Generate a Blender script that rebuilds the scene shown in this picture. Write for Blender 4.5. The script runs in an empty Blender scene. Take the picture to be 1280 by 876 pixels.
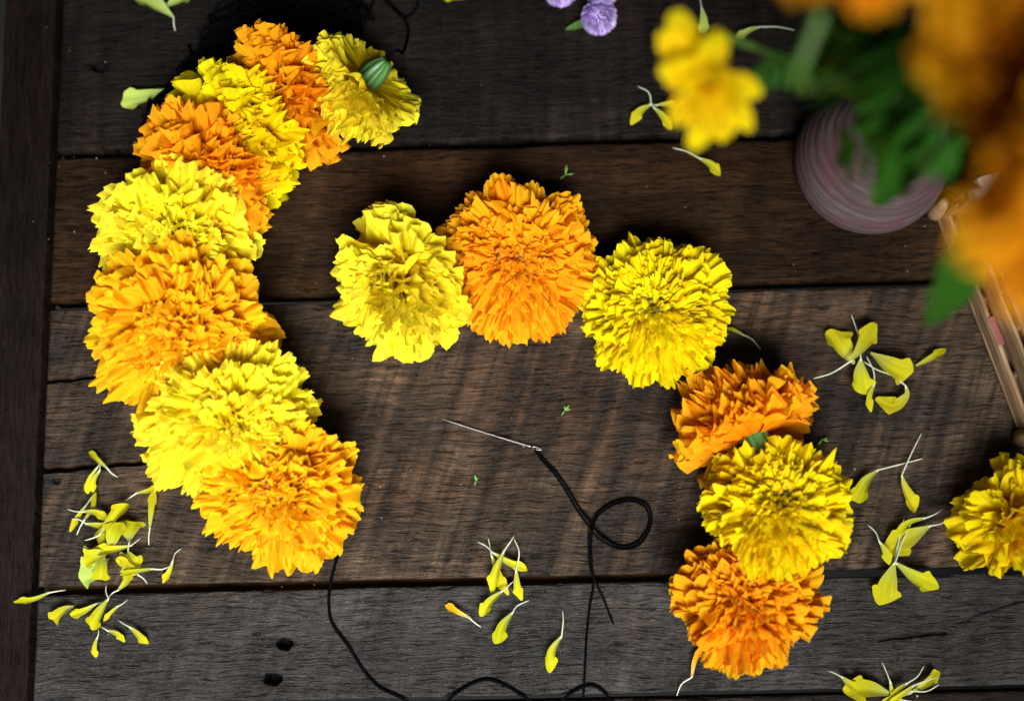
import bpy, bmesh, math, random
from mathutils import Vector, Matrix, Euler, noise
R = math.radians
rnd = random.Random(7)
scene = bpy.context.scene
COL = scene.collection

# ------------------------------------------------------------------ camera
FPX = 1280 * 50.0 / 36.0            # focal length in photograph pixels
TILT, ROLL, DIST = R(10.0), R(-1.4), 0.71
cam_d = bpy.data.cameras.new('camera')
cam = bpy.data.objects.new('camera', cam_d); COL.objects.link(cam)
cam_rot = Matrix.Rotation(TILT, 3, 'X') @ Matrix.Rotation(ROLL, 3, 'Z')
CAM = cam_rot @ Vector((0, 0, DIST))
cam.matrix_world = Matrix.Translation(CAM) @ cam_rot.to_4x4()
cam_d.lens, cam_d.sensor_width = 50, 36
cam_d.clip_start, cam_d.clip_end = 0.02, 20
cam_d.dof.use_dof = True
cam_d.dof.focus_distance = DIST - 0.028
cam_d.dof.aperture_fstop = 3.1
scene.camera = cam

def at(x, y, z=0.0):
    """point of the room at height z that the photograph shows at pixel (x, y)"""
    d = cam_rot @ Vector(((x - 640) / FPX, (438 - y) / FPX, -1.0))
    return CAM + d * ((z - CAM.z) / d.z)
def depth(p): return -(cam_rot.transposed() @ (p - CAM)).z
def ppm(p): return FPX / depth(p)          # pixels per metre there

# ------------------------------------------------------------------ light
world = bpy.data.worlds.new('World'); scene.world = world
world.use_nodes = True
bg = world.node_tree.nodes['Background']
bg.inputs[0].default_value = (0.75, 0.82, 1.0, 1); bg.inputs[1].default_value = 0.013

def aim(o, target):
    o.rotation_euler = (Vector(target) - o.location).to_track_quat('-Z', 'Y').to_euler()
ld = bpy.data.lights.new('pool_spot', 'SPOT')  # soft front light, its cone shaped to pool light and dim the frame edges
ld.energy, ld.color, ld.shadow_soft_size = 278, (1.0, 0.965, 0.90), 0.40
ld.spot_size, ld.spot_blend = R(33), 1.0
lo = bpy.data.objects.new('pool_spot', ld); COL.objects.link(lo)
lo.location = (0.04, -0.72, 0.98)
aim(lo, at(470, 590))
ad = bpy.data.lights.new('window_sky_light', 'AREA')
ad.shape, ad.size, ad.size_y = 'RECTANGLE', 0.7, 0.4
ad.energy, ad.color, ad.spread = 2.0, (0.84, 0.92, 1.0), R(52)
ao = bpy.data.objects.new('window_sky_light', ad); COL.objects.link(ao)
ao.location = (-0.12, -0.62, 0.95)
aim(ao, at(350, 740))

vs = scene.view_settings
vs.view_transform, vs.look, vs.exposure, vs.gamma = 'Standard', 'None', 0.15, 1.0
scene.render.engine = 'CYCLES'
scene.cycles.max_bounces = 14
scene.cycles.diffuse_bounces = 12
scene.cycles.transmission_bounces = 10
scene.cycles.glossy_bounces = 3
scene.cycles.use_denoising = True

# ------------------------------------------------------------------ node helpers
class NT:
    def __init__(s, name):
        s.m = bpy.data.materials.new(name); s.m.use_nodes = True
        s.t = s.m.node_tree; s.t.nodes.clear()
        s.out = s.t.nodes.new('ShaderNodeOutputMaterial')
    def n(s, typ, **kw):
        nd = s.t.nodes.new(typ)
        for k, v in kw.items():
            if k == 'ins':
                for a, b in v.items():
                    if hasattr(b, 'is_linked') or isinstance(b, bpy.types.NodeSocket): s.t.links.new(b, nd.inputs[a])
                    else: nd.inputs[a].default_value = b
            else: setattr(nd, k, v)
        return nd
    def link(s, a, b): s.t.links.new(a, b)
    def noise(s, vec, sc, detail=4, rough=0.55, dist=0.0):
        nd = s.n('ShaderNodeTexNoise', ins={'Vector': vec, 'Scale': sc, 'Detail': detail, 'Roughness': rough, 'Distortion': dist})
        return nd.outputs['Fac']
    def mapping(s, vec, scale=(1, 1, 1), rot=(0, 0, 0), loc=(0, 0, 0)):
        return s.n('ShaderNodeMapping', ins={'Vector': vec, 'Scale': scale, 'Rotation': rot, 'Location': loc}).outputs[0]
    def rotmap(s, vec, scale, rot, loc):
        return s.mapping(s.mapping(vec, rot=(0, 0, rot), loc=loc), scale)
    def ramp(s, fac, stops):
        nd = s.n('ShaderNodeValToRGB', ins={'Fac': fac})
        e = nd.color_ramp.elements
        while len(e) < len(stops): e.new(0.5)
        for el, (p, c) in zip(e, stops):
            el.position = p; el.color = (c, c, c, 1) if not isinstance(c, tuple) else (*c, 1)
        return nd.outputs[0]
    def mix(s, f, a, b, mode='MIX'):
        nd = s.n('ShaderNodeMix', data_type='RGBA', blend_type=mode)
        for k, v in ((0, f), (6, a), (7, b)):
            if isinstance(v, bpy.types.NodeSocket): s.link(v, nd.inputs[k])
            else: nd.inputs[k].default_value = v if k == 0 else (*v, 1)
        return nd.outputs[2]
    def math(s, op, a, b=0.0, clamp=False):
        nd = s.n('ShaderNodeMath', operation=op, use_clamp=clamp)
        for k, v in ((0, a), (1, b)):
            if isinstance(v, bpy.types.NodeSocket): s.link(v, nd.inputs[k])
            else: nd.inputs[k].default_value = v
        return nd.outputs[0]

# ------------------------------------------------------------------ materials
def wood_mat(name, off, dark, light, grey, grey_amt, saw, saw_rot, rough=0.5, pores=1.0, grain_dir=0.0, mul=(0.4, 0.4, 0.4), spec=0.14):
    t = NT(name)
    tc = t.n('ShaderNodeTexCoord').outputs['Object']
    v = t.mapping(tc, loc=off, rot=(0, 0, grain_dir))
    warp = t.noise(v, 14, 2)
    wv = t.n('ShaderNodeVectorMath', operation='SCALE', ins={0: t.n('ShaderNodeTexNoise', ins={'Vector': v, 'Scale': 16.0, 'Detail': 4.0}).outputs['Color'], 'Scale': 0.011}).outputs[0]
    v2 = t.n('ShaderNodeVectorMath', operation='ADD', ins={0: v, 1: wv}).outputs[0]
    band = t.noise(t.mapping(v2, (3, 55, 1)), 1.0, 5, 0.6, 0.4)
    fibre = t.noise(t.mapping(v2, (110, 1300, 1)), 1.0, 3, 0.6)
    fib2 = t.noise(t.mapping(v2, (34, 420, 1)), 1.0, 6, 0.70)
    pore = t.noise(t.mapping(v2, (75, 900, 1)), 1.0, 3, 0.6)
    sawn = t.rotmap(tc, (170, 9, 1), saw_rot, off); sawn = t.noise(sawn, 1.0, 3, 0.6)
    sawb = t.rotmap(tc, (50, 5, 1), saw_rot, off); sawb = t.noise(sawb, 1.0, 2, 0.5)
    blot = t.noise(v, 9, 5, 0.62)
    blot2 = t.noise(t.mapping(v, (5, 11, 1), loc=(4, 2, 0)), 1.0, 5, 0.62)
    spots = t.noise(v, 60, 3, 0.6)
    c = t.mix(t.ramp(band, [(0.30, 0.0), (0.70, 1.0)]), dark, light)
    c = t.mix(t.math('MULTIPLY', t.ramp(blot, [(0.40, 0.0), (0.66, 1.0)]), grey_amt), c, grey)
    c = t.mix(t.ramp(blot2, [(0.52, 0.0), (0.70, 0.6)]), c, (light[0] * 1.05, light[1] * 0.82, light[2] * 0.6))
    c = t.mix(1.0, c, t.ramp(fib2, [(0.27, 0.20), (0.5, 0.95), (0.73, 1.75)]), 'MULTIPLY')
    c = t.mix(1.0, c, t.ramp(fibre, [(0.3, 0.55), (0.7, 1.4)]), 'MULTIPLY')
    c = t.mix(saw, c, t.ramp(sawn, [(0.34, 0.40), (0.5, 0.95), (0.66, 1.6)]), 'MULTIPLY')
    c = t.mix(saw, c, t.ramp(sawb, [(0.36, 0.50), (0.46, 0.88), (0.54, 1.08), (0.64, 1.42)]), 'MULTIPLY')
    pm = t.ramp(pore, [(0.34, 0.0), (0.42, 1.0)])
    c = t.mix(t.math('MULTIPLY', t.math('SUBTRACT', 1.0, pm), 0.8 * pores), c, tuple(x * 0.25 for x in dark))
    c = t.mix(t.math('MULTIPLY', t.ramp(spots, [(0.24, 1.0), (0.36, 0.0)]), 0.7), c, tuple(x * 0.4 for x in dark))
    big = t.noise(t.mapping(v2, (9, 22, 1), loc=(1.7, 5.1, 0)), 1.0, 6, 0.66)
    c = t.mix(1.0, c, t.ramp(big, [(0.32, 0.42), (0.48, 0.94), (0.68, 1.5)]), 'MULTIPLY')
    speck = t.noise(v, 330, 1, 0.5)
    c = t.mix(t.math('MULTIPLY', t.ramp(speck, [(0.80, 0.0), (0.83, 1.0)]), 0.5), c, (0.25, 0.22, 0.19))
    h = t.math('ADD', t.math('MULTIPLY', fib2, 0.6), t.math('MULTIPLY', fibre, 0.4))
    h = t.math('ADD', h, t.math('MULTIPLY', pm, 0.30 * pores))
    h = t.math('ADD', h, t.math('MULTIPLY', sawn, 0.6 * saw))
    h = t.math('ADD', h, t.math('MULTIPLY', sawb, 0.5 * saw))
    bump = t.n('ShaderNodeBump', ins={'Height': h, 'Strength': 1.0, 'Distance': 0.0026}).outputs[0]
    rg = t.math('ADD', t.math('MULTIPLY', fib2, 0.25), rough - 0.1)
    c = t.mix(1.0, c, mul, 'MULTIPLY')
    st = t.n('ShaderNodeAttribute', attribute_name='stain').outputs['Fac']
    c = t.mix(st, c, tuple(x * 0.12 for x in dark))
    b = t.n('ShaderNodeBsdfPrincipled', ins={'Base Color': c, 'Roughness': rg, 'Normal': bump, 'Specular IOR Level': spec})
    t.link(b.outputs[0], t.out.inputs[0]); return t.m

def petal_mat(name, root, mid, tip, hue_var=0.07, trans=0.55, vein_lo=0.86):
    t = NT(name)
    uv = t.n('ShaderNodeUVMap', uv_map='uv').outputs[0]
    sep = t.n('ShaderNodeSeparateXYZ', ins={0: uv})
    oi = t.n('ShaderNodeObjectInfo').outputs['Random']
    c = t.ramp(sep.outputs[1], [(0.25, root), (0.6, mid), (0.92, tip)])
    vein = t.noise(t.mapping(uv, (46, 2.2, 1)), 1.0, 2, 0.5)
    c = t.mix(1.0, c, t.ramp(vein, [(0.3, vein_lo), (0.7, 1.08)]), 'MULTIPLY')
    hs = t.n('ShaderNodeHueSaturation', ins={'Color': c})
    t.link(t.math('ADD', t.math('MULTIPLY', oi, 0.022), 0.489), hs.inputs['Hue'])
    t.link(t.math('ADD', t.math('MULTIPLY', t.math('FRACT', t.math('MULTIPLY', oi, 7.31)), hue_var * 2), 1.0 - hue_var * 1.3), hs.inputs['Value'])
    c = hs.outputs[0]
    bump = t.n('ShaderNodeBump', ins={'Height': vein, 'Strength': 0.25, 'Distance': 0.0008}).outputs[0]
    p = t.n('ShaderNodeBsdfPrincipled', ins={'Base Color': c, 'Roughness': 0.7, 'Specular IOR Level': 0.06, 'Normal': bump})
    tr = t.n('ShaderNodeBsdfTranslucent', ins={'Color': c})
    mx = t.n('ShaderNodeMixShader', ins={0: trans, 1: p.outputs[0], 2: tr.outputs[0]})
    t.link(mx.outputs[0], t.out.inputs[0]); return t.m

def plain_mat(name, c1, c2, sc=200, rough=0.6, bump=0.3, stretch=(1, 1, 1), trans=0.0, spec=0.4, dist=0.0006):
    t = NT(name)
    tc = t.n('ShaderNodeTexCoord').outputs['Object']
    n = t.noise(t.mapping(tc, stretch), sc, 4, 0.6)
    c = t.mix(t.ramp(n, [(0.3, 0.0), (0.7, 1.0)]), c1, c2)
    bp = t.n('ShaderNodeBump', ins={'Height': n, 'Strength': bump, 'Distance': dist}).outputs[0]
    p = t.n('ShaderNodeBsdfPrincipled', ins={'Base Color': c, 'Roughness': rough, 'Normal': bp, 'Specular IOR Level': spec})
    s = p.outputs[0]
    if trans:
        tr = t.n('ShaderNodeBsdfTranslucent', ins={'Color': c})
        s = t.n('ShaderNodeMixShader', ins={0: trans, 1: s, 2: tr.outputs[0]}).outputs[0]
    t.link(s, t.out.inputs[0]); return t.m

M = {}
M['yellow'] = petal_mat('yellow_petal', (0.80, 0.47, 0.004), (0.87, 0.66, 0.004), (0.89, 0.75, 0.006))  # warmer roots also paint the orange bounced shade between petals
M['lemon'] = petal_mat('lemon_petal', (0.80, 0.54, 0.006), (0.87, 0.72, 0.012), (0.90, 0.80, 0.04))
M['warm'] = petal_mat('warm_yellow_petal', (0.82, 0.47, 0.003), (0.88, 0.64, 0.004), (0.89, 0.73, 0.006))
M['orange'] = petal_mat('orange_petal', (0.80, 0.24, 0.003), (0.88, 0.35, 0.005), (0.90, 0.44, 0.010))
M['gold'] = petal_mat('gold_petal', (0.82, 0.33, 0.003), (0.89, 0.46, 0.006), (0.91, 0.56, 0.012))
M['loose'] = petal_mat('loose_petal', (0.46, 0.50, 0.12), (0.55, 0.52, 0.015), (0.62, 0.56, 0.012), trans=0.4, hue_var=0.14, vein_lo=0.68)
M['loose_orange'] = petal_mat('loose_orange_petal', (0.7, 0.5, 0.15), (0.74, 0.36, 0.01), (0.78, 0.33, 0.01), trans=0.25)
M['loose_pale'] = petal_mat('loose_pale_petal', (0.34, 0.46, 0.14), (0.38, 0.48, 0.10), (0.42, 0.50, 0.09), trans=0.25, hue_var=0.14, vein_lo=0.7)
M['tube'] = plain_mat('petal_tube', (0.42, 0.46, 0.30), (0.62, 0.64, 0.52), 300, 0.45, 0.1, trans=0.2)
M['disc_y'] = plain_mat('disc_yellow', (0.34, 0.22, 0.01), (0.55, 0.42, 0.02), 400, 0.6, 0.2, trans=0.2)
M['disc_o'] = plain_mat('disc_orange', (0.20, 0.06, 0.006), (0.48, 0.19, 0.01), 400, 0.6, 0.2, trans=0.2)
M['disc_g'] = plain_mat('disc_green', (0.06, 0.07, 0.008), (0.30, 0.24, 0.015), 400, 0.6, 0.2, trans=0.2)
M['calyx'] = plain_mat('calyx_green', (0.018, 0.065, 0.014), (0.06, 0.16, 0.035), 120, 0.45, 0.25, (1, 1, 0.15))
M['stem'] = plain_mat('stem_green', (0.035, 0.085, 0.012), (0.08, 0.15, 0.025), 150, 0.5, 0.25, (1, 1, 0.15))
M['leaf'] = plain_mat('leaf_green', (0.012, 0.060, 0.005), (0.035, 0.135, 0.010), 90, 0.5, 0.3, trans=0.3, spec=0.15)
M['crumb'] = plain_mat('leaf_crumb', (0.06, 0.16, 0.02), (0.14, 0.30, 0.05), 300, 0.5, 0.2)
M['thread'] = plain_mat('black_thread', (0.0010, 0.0010, 0.0013), (0.0035, 0.0035, 0.0042), 2500, 1.0, 0.5, spec=0.0, dist=0.0003)
M['steel'] = NT('needle_steel').m
_n = M['steel'].node_tree; _b = _n.nodes.new('ShaderNodeBsdfPrincipled')
_b.inputs['Metallic'].default_value = 1; _b.inputs['Roughness'].default_value = 0.28
_b.inputs['Base Color'].default_value = (0.36, 0.33, 0.30, 1); _n.links.new(_b.outputs[0], _n.nodes['Material Output'].inputs[0])
M['purple'] = plain_mat('purple_bract', (0.34, 0.20, 0.60), (0.72, 0.62, 0.86), 160, 0.5, 0.2, trans=0.2)
M['cane_white'] = plain_mat('pale_cane', (0.30, 0.235, 0.165), (0.62, 0.53, 0.42), 40, 0.5, 0.4, (1, 1, 8))
M['cane_tan'] = plain_mat('tan_cane', (0.16, 0.095, 0.048), (0.36, 0.235, 0.13), 40, 0.5, 0.4, (1, 1, 8))
M['cane_pink'] = plain_mat('pink_cane', (0.16, 0.035, 0.035), (0.26, 0.08, 0.07), 40, 0.5, 0.4, (1, 1, 8))
M['floor'] = plain_mat('dark_floor', (0.010, 0.009, 0.008), (0.03, 0.026, 0.022), 6, 0.7, 0.3)
M['tan_edge'] = plain_mat('lit_edge_tan', (0.020, 0.0095, 0.003), (0.050, 0.024, 0.007), 60, 0.9, 0.6, (0.2, 4, 1), spec=0.03)  # warm tan of a lit plank edge, painted onto the joint strip

def vase_mat():
    t = NT('turned_vase')
    tc = t.n('ShaderNodeTexCoord').outputs['Object']
    s = t.n('ShaderNodeSeparateXYZ', ins={0: tc})
    ang = t.math('ARCTAN2', s.outputs[1], s.outputs[0])
    cmb = t.n('ShaderNodeCombineXYZ', ins={0: t.math('MULTIPLY', t.math('COSINE', ang), 0.9), 1: t.math('MULTIPLY', t.math('SINE', ang), 0.9), 2: t.math('MULTIPLY', s.outputs[2], 260.0)}).outputs[0]
    fine = t.noise(cmb, 1.0, 5, 0.65, 0.3)
    cmb2 = t.n('ShaderNodeCombineXYZ', ins={0: t.math('MULTIPLY', t.math('COSINE', ang), 1.6), 1: t.math('MULTIPLY', t.math('SINE', ang), 1.6), 2: t.math('MULTIPLY', s.outputs[2], 75.0)}).outputs[0]
    broad = t.noise(cmb2, 1.0, 3, 0.6, 0.5)
    c = t.ramp(fine, [(0.25, (0.038, 0.023, 0.024)), (0.5, (0.075, 0.053, 0.055)), (0.74, (0.130, 0.100, 0.103))])
    c = t.mix(t.ramp(broad, [(0.45, 0.0), (0.62, 0.75)]), c, (0.095, 0.042, 0.050))
    ch = t.ramp(t.noise(tc, 420, 3, 0.6), [(0.62, 0.0), (0.7, 0.5)])
    c = t.mix(ch, c, (0.06, 0.045, 0.045))
    bp = t.n('ShaderNodeBump', ins={'Height': fine, 'Strength': 0.35, 'Distance': 0.0007}).outputs[0]
    p = t.n('ShaderNodeBsdfPrincipled', ins={'Base Color': c, 'Roughness': 0.6, 'Specular IOR Level': 0.15, 'Normal': bp})
    t.link(p.outputs[0], t.out.inputs[0]); return t.m
M['vase'] = vase_mat()

# ------------------------------------------------------------------ object helpers
def mesh(name, verts, faces, mat=None, smooth=True, uvs=None):
    me = bpy.data.meshes.new(name)
    me.from_pydata([tuple(v) for v in verts], [], faces)
    if uvs:
        ul = me.uv_layers.new(name='uv')
        for l in me.loops: ul.data[l.index].uv = uvs[l.vertex_index]
    if smooth: me.polygons.foreach_set('use_smooth', [True] * len(me.polygons))
    if mat: me.materials.append(mat)
    me.update(); return me
def link(name, me, parent=None, mw=None):
    o = bpy.data.objects.new(name, me); COL.objects.link(o)
    if parent: o.parent = parent
    if mw is not None: o.matrix_basis = mw
    return o
def tag(o, label=None, cat=None, group=None, kind=None):
    if label: o['label'] = label
    if cat: o['category'] = cat
    if group: o['group'] = group
    if kind: o['kind'] = kind
    return o
def empty(name, mw):
    o = bpy.data.objects.new(name, None); COL.objects.link(o)
    o.empty_display_size = 0.01; o.matrix_basis = mw; return o
def grid_faces(nu, nv, off=0):
    return [(off + j * nu + i, off + j * nu + i + 1, off + (j + 1) * nu + i + 1, off + (j + 1) * nu + i) for j in range(nv - 1) for i in range(nu - 1)]
def smooth(a, b, x):
    x = min(1, max(0, (x - a) / (b - a))); return x * x * (3 - 2 * x)
def spline(pts, step):
    """Catmull-Rom through 3-D points, sampled about every step metres"""
    P = [Vector(p) for p in pts]
    P = [P[0] * 2 - P[1]] + P + [P[-1] * 2 - P[-2]]
    out = []
    for k in range(1, len(P) - 2):
        a, b, c, d = P[k - 1:k + 3]
        n = max(2, int((c - b).length / step))
        for i in range(n):
            t = i / n
            out.append(0.5 * ((2 * b) + (c - a) * t + (2 * a - 5 * b + 4 * c - d) * t * t + (3 * b - a - 3 * c + d) * t ** 3))
    out.append(P[-2]); return out
def tube(path, rad, seg=8, twist=0.0, ply=0.0):
    """rad: number or function of t in 0..1"""
    V, F = [], []
    up = Vector((0, 0, 1)); s = 0
    n = len(path)
    for k, p in enumerate(path):
        d = (path[min(k + 1, n - 1)] - path[max(k - 1, 0)])
        d = d.normalized() if d.length > 1e-9 else Vector((1, 0, 0))
        if abs(d.z) > 0.95: up = Vector((0, 1, 0))
        x = d.cross(up).normalized(); y = x.cross(d)
        if k: s += (p - path[k - 1]).length
        r = rad(k / (n - 1)) if callable(rad) else rad
        for i in range(seg):
            a = 2 * math.pi * i / seg
            rr = r * (1 - ply + ply * abs(math.cos(a - s * twist)) * 1.5)
            V.append(p + (x * math.cos(a) + y * math.sin(a)) * rr)
    for k in range(n - 1):
        for i in range(seg):
            j = (i + 1) % seg
            F.append((k * seg + i, k * seg + j, (k + 1) * seg + j, (k + 1) * seg + i))
    F.append(tuple(range(seg - 1, -1, -1))); F.append(tuple((n - 1) * seg + i for i in range(seg)))
    return V, F
def lathe(profile, seg=24, ridge=0.0, ridges=10):
    V, F = [], []
    for r, z in profile:
        for i in range(seg):
            a = 2 * math.pi * i / seg
            rr = r * (1 + ridge * math.cos(ridges * a))
            V.append((rr * math.cos(a), rr * math.sin(a), z))
    for k in range(len(profile) - 1):
        for i in range(seg):
            j = (i + 1) % seg
            F.append((k * seg + i, k * seg + j, (k + 1) * seg + j, (k + 1) * seg + i))
    return V, F

# ------------------------------------------------------------------ the table
floor = link('floor', mesh('floor', [(-3, -3, -.75), (3, -3, -.75), (3, 3, -.75), (-3, 3, -.75)], [(0, 1, 2, 3)], M['floor'], False))
tag(floor, kind='structure')
table = empty('table', Matrix.Identity(4))
tag(table, 'dark weathered wooden plank table top under the marigolds', 'table', kind='structure')

def refine(n, marks, lengthm):
    """parameters 0..1 about n steps, with extra lines round marks = [(centre, half width m, step m)]"""
    xs = [i / n for i in range(n + 1)]
    for c, hw, st in marks:
        k = int(hw / st)
        xs += [min(1, max(0, c + i * st / lengthm)) for i in range(-k, k + 1)]
    xs = sorted(set(round(x, 6) for x in xs)); return xs
def plank(corners, mat, holes=(), cracks=(), name='plank', step=0.0022, seed=0, bev=0.0022):
    """corners: pixels tl, tr, br, bl of the top face; holes: (px, py, r px, depth m); cracks: ((px..),(px..), half width m, depth m)"""
    tl, tr, br, bl = [at(*c) for c in corners]
    L = ((tr - tl).length + (br - bl).length) / 2; W = ((bl - tl).length + (br - tr).length) / 2
    def inv(p):
        s = t = 0.5
        for _ in range(12):
            top = tl.lerp(tr, s); bot = bl.lerp(br, s); q = top.lerp(bot, t); e = p - q
            ds = (tr - tl).lerp(br - bl, t); dt = bot - top
            det = ds.x * dt.y - ds.y * dt.x
            s += (e.x * dt.y - e.y * dt.x) / det; t += (ds.x * e.y - ds.y * e.x) / det
        return s, t
    sm, tm = [], []
    H = []
    for hx, hy, hr, hd in holes:
        p = at(hx, hy); s, t = inv(p); r = hr / ppm(p); H.append((p, r, hd))
        sm.append((s, r * 2.2, 0.0005)); tm.append((t, r * 2.2, 0.0005))
    K = []
    for pts, hw, dp in cracks:
        P = [at(*q) for q in pts]; K.append((P, hw, dp))
        for q in P: tm.append((inv(q)[1], 0.004, 0.00035))
    tm += [(0, 0.004, 0.0005), (1, 0.004, 0.0005)]
    sm += [(0, 0.004, 0.0006), (1, 0.004, 0.0006)]
    S = refine(max(2, int(L / step)), sm, L); T = refine(max(2, int(W / step)), tm, W)
    V, ST = [], []
    for t in T:
        for s in S:
            stain = 0.0
            p = tl.lerp(tr, s).lerp(bl.lerp(br, s), t)
            ex = min(s, 1 - s) * L; ey = min(t, 1 - t) * W
            q = Vector((p.x * 9, p.y * 60, seed))
            wob = noise.noise(Vector((p.x * 40, p.y * 5, seed))) * 0.0010 + noise.noise(Vector((p.x * 160, p.y * 9, seed + 3))) * 0.0007 + min(0, noise.noise(Vector((p.x * 70, 3, seed + 5))) + 0.25) * 0.004
            z = noise.noise(q) * 0.00035 + noise.noise(Vector((p.x * 3, p.y * 9, seed + 9))) * 0.0007
            e = min(ex, ey + wob)
            if e < bev: z -= (1 - math.sqrt(max(0, 1 - (1 - max(e, 0) / bev) ** 2))) * bev
            for hp, hr, hd in H:
                d = (p - hp); d = math.hypot(d.x * 0.8, d.y * 1.15) * (1 + 0.35 * noise.noise(Vector((p.x * 260, p.y * 420, 5))))
                dx, dy = p.x - hp.x, p.y - hp.y
                sm_ = math.hypot(dx * (0.28 if dx < 0 else 0.8), dy * 1.3) * (1 + 0.5 * noise.noise(Vector((p.x * 90, p.y * 900, 2))))
                stain = max(stain, 1 - smooth(hr * 0.6, hr * 1.7, sm_))
                z -= hd * (1 - smooth(hr * 0.7, hr * 1.15, d))
                z -= 0.0006 * (1 - smooth(hr, hr * 2, d))
            for P, hw, dp in K:
                for a, b in zip(P, P[1:]):
                    if a.x <= p.x <= b.x:
                        f = (p.x - a.x) / (b.x - a.x); yy = a.y + (b.y - a.y) * f
                        tot = (p.x - P[0].x) / (P[-1].x - P[0].x)
                        yy += 0.0007 * noise.noise(Vector((p.x * 120, 0, seed)))
                        w = hw * (1 - tot) ** 0.5 + 0.0002
                        z -= dp * (1 - smooth(w * 0.6, w * 1.6, abs(p.y - yy)))
            V.append(Vector((p.x, p.y, z))); ST.append(stain)
    nu, nv = len(S), len(T)
    F = [f[::-1] for f in grid_faces(nu, nv)]
    ring = [i for i in range(nu)] + [j * nu + nu - 1 for j in range(1, nv)] + [(nv - 1) * nu + i for i in range(nu - 2, -1, -1)] + [j * nu for j in range(nv - 2, 0, -1)]
    o0 = len(V)
    for i in ring: V.append(Vector((V[i].x, V[i].y, -0.020)))
    n = len(ring)
    for k in range(n): F.append((ring[k], ring[(k + 1) % n], o0 + (k + 1) % n, o0 + k))
    me = mesh(name, V, F, mat)
    at_ = me.attributes.new('stain', 'FLOAT', 'POINT')
    at_.data.foreach_set('value', ST + [0.0] * (len(V) - len(ST)))
    return link(name, me, table)

W0 = wood_mat('wood_top_plank', (3.1, 1.7, 0), (0.0055, 0.0036, 0.0030), (0.0165, 0.0120, 0.0100), (0.0215, 0.0180, 0.0170), 0.8, 0.8, R(1), 0.55, mul=(0.50, 0.42, 0.34), spec=0.12)
W1 = wood_mat('wood_brown_plank', (7.9, 4.2, 0), (0.0115, 0.0056, 0.0028), (0.044, 0.024, 0.0115), (0.040, 0.026, 0.016), 0.6, 0.3, R(14), 0.52, mul=(0.54, 0.44, 0.32), spec=0.08)
W2 = wood_mat('wood_centre_plank', (1.3, 8.4, 0), (0.021, 0.0105, 0.0056), (0.080, 0.046, 0.027), (0.092, 0.064, 0.045), 0.75, 1.0, R(19), 0.5, mul=(0.55, 0.535, 0.49), spec=0.24)
W3 = wood_mat('wood_grey_plank', (5.5, 2.6, 0), (0.019, 0.0125, 0.0095), (0.060, 0.043, 0.034), (0.068, 0.060, 0.058), 0.85, 0.6, R(16), 0.48, mul=(0.38, 0.39, 0.39), spec=0.36)
W4 = wood_mat('wood_front_plank', (9.1, 6.6, 0), (0.016, 0.010, 0.008), (0.048, 0.032, 0.025), (0.05, 0.04, 0.035), 0.6, 0.3, R(8), 0.5, mul=(0.34, 0.32, 0.30))
WF = wood_mat('wood_end_board', (2.2, 9.3, 0), (0.007, 0.0042, 0.0036), (0.018, 0.0115, 0.010), (0.017, 0.0125, 0.0115), 0.7, 0.1, R(80), 0.6, 0.5, R(88), mul=(0.52, 0.42, 0.38), spec=0.1)
def lx(y): return 78 + (40 - 78) * y / 876
plank([(lx(-90), -90), (1400, -118), (1400, 153), (lx(188), 188)], W0, holes=[(125, 84, 7, 0.004)], seed=1)
plank([(lx(198), 198), (1400, 163), (1400, 339), (lx(376), 376)], W1, seed=2)
plank([(lx(387), 387), (1400, 350), (1400, 704), (lx(733), 733)], W2,
      cracks=[([(50, 477), (135, 470), (240, 465)], 0.0008, 0.006), ([(42, 588), (100, 584), (178, 578), (262, 573)], 0.0011, 0.007)],
      holes=[(70, 601, 4, 0.002)], seed=3)
plank([(lx(744), 744), (1400, 713), (1400, 853), (lx(882), 882)], W3, holes=[(356, 805, 8, 0.009), (341, 848, 8.5, 0.009)],
      cracks=[([(1100, 800), (1180, 790), (1230, 765), (1300, 745)], 0.0005, 0.002)], seed=4)
plank([(lx(889), 889), (1400, 860), (1400, 990), (lx(1010), 1010)], W4, seed=5)
plank([(10, -90), (74, -90), (28, 990), (-38, 990)], WF, name='end_board', seed=6, bev=0.0016)
# added strip down in the front joint, coloured as the centre plank's lit edge
a, b, c, d = at(60, 748, -.009), at(850, 730, -.009), at(850, 707, -.009), at(60, 726, -.009)
V = [a, b, c, d] + [Vector((p.x, p.y, -.016)) for p in (a, b, c, d)]
link('lit_edge_strip', mesh('lit_edge_strip', V, [(0, 1, 2, 3), (7, 6, 5, 4), (0, 4, 5, 1), (1, 5, 6, 2), (2, 6, 7, 3), (3, 7, 4, 0)], M['tan_edge'], False), table)

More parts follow.
